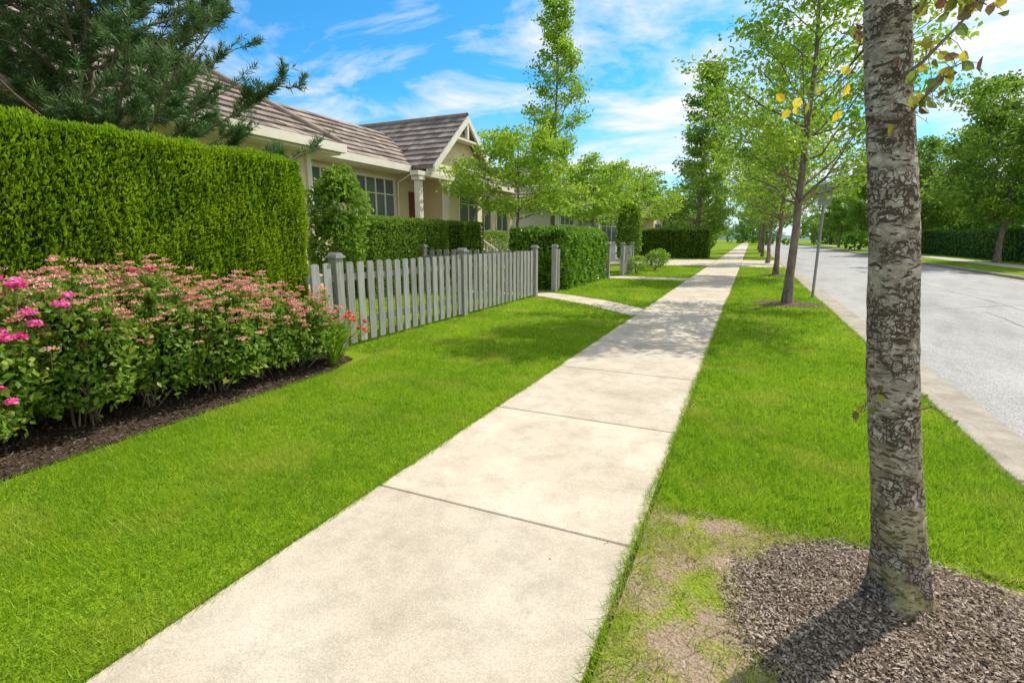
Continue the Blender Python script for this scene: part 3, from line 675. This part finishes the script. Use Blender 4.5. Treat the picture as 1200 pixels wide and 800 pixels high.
def window(W,G,x,y0,y1,z0,z1,nv=1,nh=0,proud=.06,s=1):
    f=.08
    W.append(box(x+.002,x+proud,y0-f,y0,z0-f,z1+f));W.append(box(x+.002,x+proud,y1,y1+f,z0-f,z1+f))
    W.append(box(x+.002,x+proud,y0+.001,y1-.001,z1,z1+f));W.append(box(x+.002,x+proud+.03,y0+.001,y1-.001,z0-f,z0))
    for k in range(1,nv+1):
        yy=y0+(y1-y0)*k/(nv+1);W.append(box(x+.014,x+proud-.015,yy-.022,yy+.022,z0+.001,z1-.001))
    for k in range(1,nh+1):
        zz=z0+(z1-z0)*(.66 if nh==1 else k/(nh+1))
        W.append(box(x+.016,x+proud-.018,y0+.002,y1-.002,zz-.016,zz+.016))
    G.append(box(x+.002,x+.012,y0+.001,y1-.001,z0+.001,z1-.001))
house=empty('suburban_house')
walls=[];roof=[];trim=[];glass=[];ZE=3.85
walls.append(box(-16,-10.5,-2.0,10.4,0,ZE-.05))
walls.append(box(-16,-11.4,10.402,16.8,0,ZE-.02))
walls.append(box(-16,-10.25,16.802,19.4,0,ZE+.02))
walls.append(box(-16,-11.0,19.402,24.0,0,ZE-.05))
pr=.7;e=ZE
X0,X1,Y0,Y1=-15.1,-9.9,-2.6,10.95;zr=e+2.6*pr;xr=-12.5
roof+=roof_tiles((X1,Y0,e),(X1,Y1,e),(xr,Y1-2.6,zr),(xr,Y0+2.6,zr))
roof+=roof_tiles((X1,Y1,e),(X0,Y1,e),(xr-.001,Y1-2.6,zr),(xr,Y1-2.6,zr))
roof+=roof_tiles((X0,Y1,e),(X0,Y0,e),(xr,Y0+2.6,zr),(xr,Y1-2.6,zr))
roof.append(tube([(X1,Y1,e+.05),(xr,Y1-2.6,zr+.07)],[.09,.09],8,0));roof.append(tube([(xr,Y1-2.6,zr+.07),(xr,Y0+2.6,zr+.07)],[.09,.09],8,0))
trim.append(box(X1-.02,X1+.10,Y0,Y1+.1,e-.20,e+.01));trim.append(box(X0,X1-.021,Y1-.02,Y1+.10,e-.20,e+.01))
trim.append(box(X0,X1-.022,Y0,Y1-.021,e-.26,e-.205))
wz=e+.02+2.1*pr
roof+=roof_tiles((-10.8,10.9,e+.02),(-10.8,16.4,e+.02),(-12.9,16.4,wz),(-12.9,10.4,wz))
trim.append(box(-10.82,-10.70,11.06,15.15,e-.18,e+.03));trim.append(box(-11.39,-10.821,11.06,15.15,e-.22,e-.15))
gy0,gy1,gm,gz=15.2,19.8,17.5,5.82
roof+=roof_tiles((-15.5,gy0,e),(-9.8,gy0,e),(-9.8,gm,gz),(-15.5,gm,gz))
roof+=roof_tiles((-9.8,gy1,e),(-15.5,gy1,e),(-15.5,gm,gz),(-9.8,gm,gz))
roof.append(tube([(-9.8,gm,gz+.05),(-15.5,gm,gz+.05)],[.09,.09],8,0))
def gable(x0,x1,ya,yb,zb,ym,zt,m=0):
    V=[(x0,ya,zb),(x0,yb,zb),(x0,ym,zt),(x1,ya,zb),(x1,yb,zb),(x1,ym,zt)]
    return [(V,[[0,2,1],[3,4,5]],m),(V,[[0,1,4,3],[1,2,5,4],[2,0,3,5]],m)]
walls+=gable(-15,-10.2,15.45,19.55,ZE+.03,gm,gz-.2)
def rake(x,ya,za,yb,zb,w=.22,t=.07):
    return (np.array([(x,ya,za-w),(x+t,ya,za-w),(x+t,yb,zb-w),(x,yb,zb-w),(x,ya,za+.02),(x+t,ya,za+.02),(x+t,yb,zb+.02),(x,yb,zb+.02)]),BF,0)
trim.append(rake(-9.83,gy0-.05,e-.02,gm-.001,gz));trim.append(rake(-9.83,gm+.001,gz,gy1+.05,e-.02))
trim.append(box(-10.198,-10.10,15.3,19.7,e-.22,e+.02))
trim.append(box(-9.9,-9.78,gm-.06,gm+.06,gz-.8,gz-.24));trim.append(box(-10.15,-9.79,16.6,18.4,gz-.88,gz-.81))
roof+=roof_tiles((-9.1,16.9,3.45),(-9.1,19.9,3.45),(-10.25,19.6,4.25),(-10.25,17.2,4.25))
trim.append(box(-9.12,-9.02,16.88,19.92,3.28,3.46))
roof+=roof_tiles((-10.4,19.7,e+.01),(-10.4,24.5,e+.01),(-13,22.0,e+1.8),(-13,19.7,e+1.8))
roof+=roof_tiles((-10.4,24.5,e+.01),(-15.5,24.5,e+.01),(-13,22.0,e+1.8),(-13,22.0,e+1.801))
trim.append(box(-10.42,-10.3,19.85,24.55,e-.17,e+.02))
pf=1.0
walls.append(box(-11.38,-9.95,14.6,16.78,0,pf))
trim.append(box(-11.37,-9.9,14.55,16.79,pf+.001,pf+.06))
trim.append(box(-10.3,-9.98,14.5,16.79,e-.36,e-.22))
for yy in (14.75,16.45):
    trim.append(box(-10.26,-10.06,yy-.10,yy+.10,pf+.061,e-.361));trim.append(box(-10.32,-10.0,yy-.16,yy+.16,pf+.062,pf+.25));trim.append(box(-10.32,-10.0,yy-.16,yy+.16,e-.50,e-.365))
door=[box(-11.398,-11.35,15.9,16.6,pf+.07,3.1)]
st=[]
for k in range(5): st.append(box(-9.94+.3*k,-9.64+.3*k,14.9,16.3,0,pf-.17*(k+1)+.02))
build('front_steps',st,[M['concrete']],house)
rl=[]
for yy in (14.85,16.36,17.3):
    for k in range(12):
        x=-9.85+.13*k;zb=pf-.62*(x+9.85)
        rl.append(box(x-.015,x+.015,yy-.015,yy+.015,max(0,zb-.1),zb+.82))
    rl.append((np.array([(-9.9,yy-.03,pf+.8),(-8.3,yy-.03,pf-.17),(-8.3,yy+.03,pf-.17),(-9.9,yy+.03,pf+.8),(-9.9,yy-.03,pf+.88),(-8.3,yy-.03,pf-.09),(-8.3,yy+.03,pf-.09),(-9.9,yy+.03,pf+.88)]),BF,0))
    rl.append(box(-8.4,-8.28,yy-.05,yy+.05,0,1.0))
build('stair_railing',rl,[M['white']],house)
window(trim,glass,-11.4,13.1,15.0,2.0,3.4,3,1)
window(trim,glass,-11.4,11.2,12.1,2.2,3.45,1,1)
window(trim,glass,-10.25,17.5,18.9,1.9,3.2,1,1)
window(trim,glass,-11.0,20.3,21.6,1.8,3.3,1,1);window(trim,glass,-11.0,22.2,23.4,1.8,3.3,1,1)
window(trim,glass,-10.5,7.2,9.4,1.8,3.2,2,1);window(trim,glass,-10.5,2.2,4.4,1.8,3.2,2,1)
trim.append(box(-10.498,-10.42,10.25,10.395,0,3.6))
trim.append(tube([(-10.6,15.1,e-.2),(-11.25,15.12,e-.5),(-11.3,15.12,.3)],[.035]*3,6,0))
build('walls',walls,[M['siding']],house);build('roof',roof,[M['tile']],house);build('trim',trim,[M['white']],house)
build('windows',glass,[M['glass']],house);build('front_door',door,[M['door']],house)

def house2(y0,xw,mat,seed,L=13,ze=3.4):
    rg=np.random.default_rng(seed);h=empty('suburban_house');w=[];r=[];t=[];g=[]
    w.append(box(xw-8,xw,y0,y0+L,0,ze))
    r+=roof_tiles((xw+.6,y0-.6,ze),(xw+.6,y0+L+.6,ze),(xw-3.5,y0+L-3.5,ze+2.5),(xw-3.5,y0+3.5,ze+2.5),rg=rg,course=.4,tw=.5)
    r+=roof_tiles((xw-7.6,y0-.6,ze),(xw+.6,y0-.6,ze),(xw-3.5,y0+3.5,ze+2.5),(xw-3.501,y0+3.5,ze+2.5),rg=rg,course=.4,tw=.5)
    t.append(box(xw+.6,xw+.7,y0-.6,y0+L+.6,ze-.2,ze+.01));t.append(box(xw-7.6,xw+.599,y0-.7,y0-.6,ze-.2,ze+.01))
    ya,yb=y0+L*.35,y0+L*.75;ym=(ya+yb)/2;zt=ze+(yb-ya)/2*.75
    w.append(box(xw-3,xw+1.2,ya,yb,0,ze-.003))
    w.extend(gable(xw-3,xw+1.2,ya,yb,ze,ym,zt-.15))
    r+=roof_tiles((xw-3.5,ya-.35,ze-.2),(xw+1.6,ya-.35,ze-.2),(xw+1.6,ym,zt),(xw-3.5,ym,zt),rg=rg,course=.4,tw=.5)
    r+=roof_tiles((xw+1.6,yb+.35,ze-.2),(xw-3.5,yb+.35,ze-.2),(xw-3.5,ym,zt),(xw+1.6,ym,zt),rg=rg,course=.4,tw=.5)
    t.append(rake(xw+1.58,ya-.4,ze-.22,ym-.001,zt));t.append(rake(xw+1.58,ym+.001,zt,yb+.4,ze-.22))
    window(t,g,xw+1.2,ya+.6,yb-.6,1.2,2.7,2,1);window(t,g,xw,y0+.8,y0+3.2,1.2,2.7,2,1);window(t,g,xw,y0+L-2.6,y0+L-.8,1.2,2.7,1,1)
    build('walls',w,[mat],h);build('roof',r,[M['tile']],h);build('trim',t,[M['white']],h);build('windows',g,[M['glass']],h)
house2(27,-9.8,M['siding2'],1);house2(45,-9.5,M['siding'],2);house2(64,-10.5,M['siding2'],3)

# ------------------------------------------------------------------ street sign
an=math.radians(12)
sg=[tube([(0,0,0),(0,0,2.72)],[.032,.032],10,0)]
o=build('traffic_sign',sg+[cbox(-.15,.15,-.038,-.033,2.24,2.68,.001,0),box(-.05,.05,-.032,.034,2.3,2.34),box(-.05,.05,-.032,.034,2.56,2.6)],[M['metal']],loc=(1.50,14.6,0))
o.rotation_euler=(0,math.radians(.3),an)

# ------------------------------------------------------------------ light, sky, camera
az=math.radians(30);el=math.radians(48)
S=Vector((math.sin(az)*math.cos(el),math.cos(az)*math.cos(el),math.sin(el)))
sd=bpy.data.lights.new('sun','SUN');sd.energy=5.0;sd.angle=math.radians(.5);sd.color=(1,.94,.84)
so=bpy.data.objects.new('sun',sd);scene.collection.objects.link(so);so.rotation_euler=(-S).to_track_quat('-Z','Y').to_euler();so.location=(10,20,30)
w=bpy.data.worlds.new('World');scene.world=w;w.use_nodes=True;nt=w.node_tree;N=nt.nodes;K=nt.links;N.clear()
out=N.new('ShaderNodeOutputWorld');bg=N.new('ShaderNodeBackground');bg.inputs[1].default_value=.15;K.new(bg.outputs[0],out.inputs[0])
sk=N.new('ShaderNodeTexSky');sk.sky_type='NISHITA';sk.sun_disc=False;sk.sun_elevation=el;sk.sun_rotation=az;sk.dust_density=.6;sk.ozone_density=2.5;sk.air_density=1.0
tc=N.new('ShaderNodeTexCoord');sx=N.new('ShaderNodeSeparateXYZ');K.new(tc.outputs['Generated'],sx.inputs[0])
mz=N.new('ShaderNodeMath');mz.operation='ADD';mz.inputs[1].default_value=.12;K.new(sx.outputs['Z'],mz.inputs[0])
mx_=N.new('ShaderNodeMath');mx_.operation='MAXIMUM';mx_.inputs[1].default_value=.05;K.new(mz.outputs[0],mx_.inputs[0])
dv=N.new('ShaderNodeVectorMath');dv.operation='DIVIDE';cb=N.new('ShaderNodeCombineXYZ')
for i in range(3): K.new(mx_.outputs[0],cb.inputs[i])
K.new(tc.outputs['Generated'],dv.inputs[0]);K.new(cb.outputs[0],dv.inputs[1])
mp=N.new('ShaderNodeMapping');mp.inputs['Rotation'].default_value=(0,0,math.radians(20));mp.inputs['Scale'].default_value=(.9,1.3,0);mp.inputs['Location'].default_value=(2.3,1.4,0);K.new(dv.outputs[0],mp.inputs[0])
n1=N.new('ShaderNodeTexNoise');n1.inputs['Scale'].default_value=1.2;n1.inputs['Detail'].default_value=8;n1.inputs['Roughness'].default_value=.62;n1.inputs['Distortion'].default_value=.5;K.new(mp.outputs[0],n1.inputs['Vector'])
cx=N.new('ShaderNodeMath');cx.operation='MULTIPLY_ADD';K.new(sx.outputs['X'],cx.inputs[0]);cx.inputs[1].default_value=.15;K.new(n1.outputs['Fac'],cx.inputs[2])
cy_=N.new('ShaderNodeMath');cy_.operation='ADD';K.new(cx.outputs[0],cy_.inputs[0]);cy_.inputs[1].default_value=.085
cr=ramp(N,[(.46,(0,0,0)),(.56,(.45,.45,.45)),(.65,(.98,.98,.98))]);K.new(cy_.outputs[0],cr.inputs[0])
tint=N.new('ShaderNodeMix');tint.data_type='RGBA';tint.blend_type='MULTIPLY';tint.inputs[0].default_value=1;K.new(sk.outputs[0],tint.inputs[6]);tint.inputs[7].default_value=(.30,1.02,1.36,1)
cm=N.new('ShaderNodeMix');cm.data_type='RGBA';K.new(cr.outputs[0],cm.inputs[0]);K.new(tint.outputs[2],cm.inputs[6]);cm.inputs[7].default_value=(6.7,6.8,6.9,1)
hz=N.new('ShaderNodeMapRange');hz.inputs[1].default_value=-.02;hz.inputs[2].default_value=.24;hz.inputs[3].default_value=.75;hz.inputs[4].default_value=0;K.new(sx.outputs['Z'],hz.inputs[0])
hm=N.new('ShaderNodeMix');hm.data_type='RGBA';K.new(hz.outputs[0],hm.inputs[0]);K.new(cm.outputs[2],hm.inputs[6]);hm.inputs[7].default_value=(5.8,6.4,6.8,1)
K.new(hm.outputs[2],bg.inputs[0])
cd=bpy.data.cameras.new('camera');cd.lens=18;cd.sensor_width=36;cd.clip_end=2000;cd.clip_start=.05
co=bpy.data.objects.new('camera',cd);scene.collection.objects.link(co);co.location=(0,0,1.5);co.rotation_euler=(math.radians(90-11.5),0,math.radians(24.6))
scene.camera=co
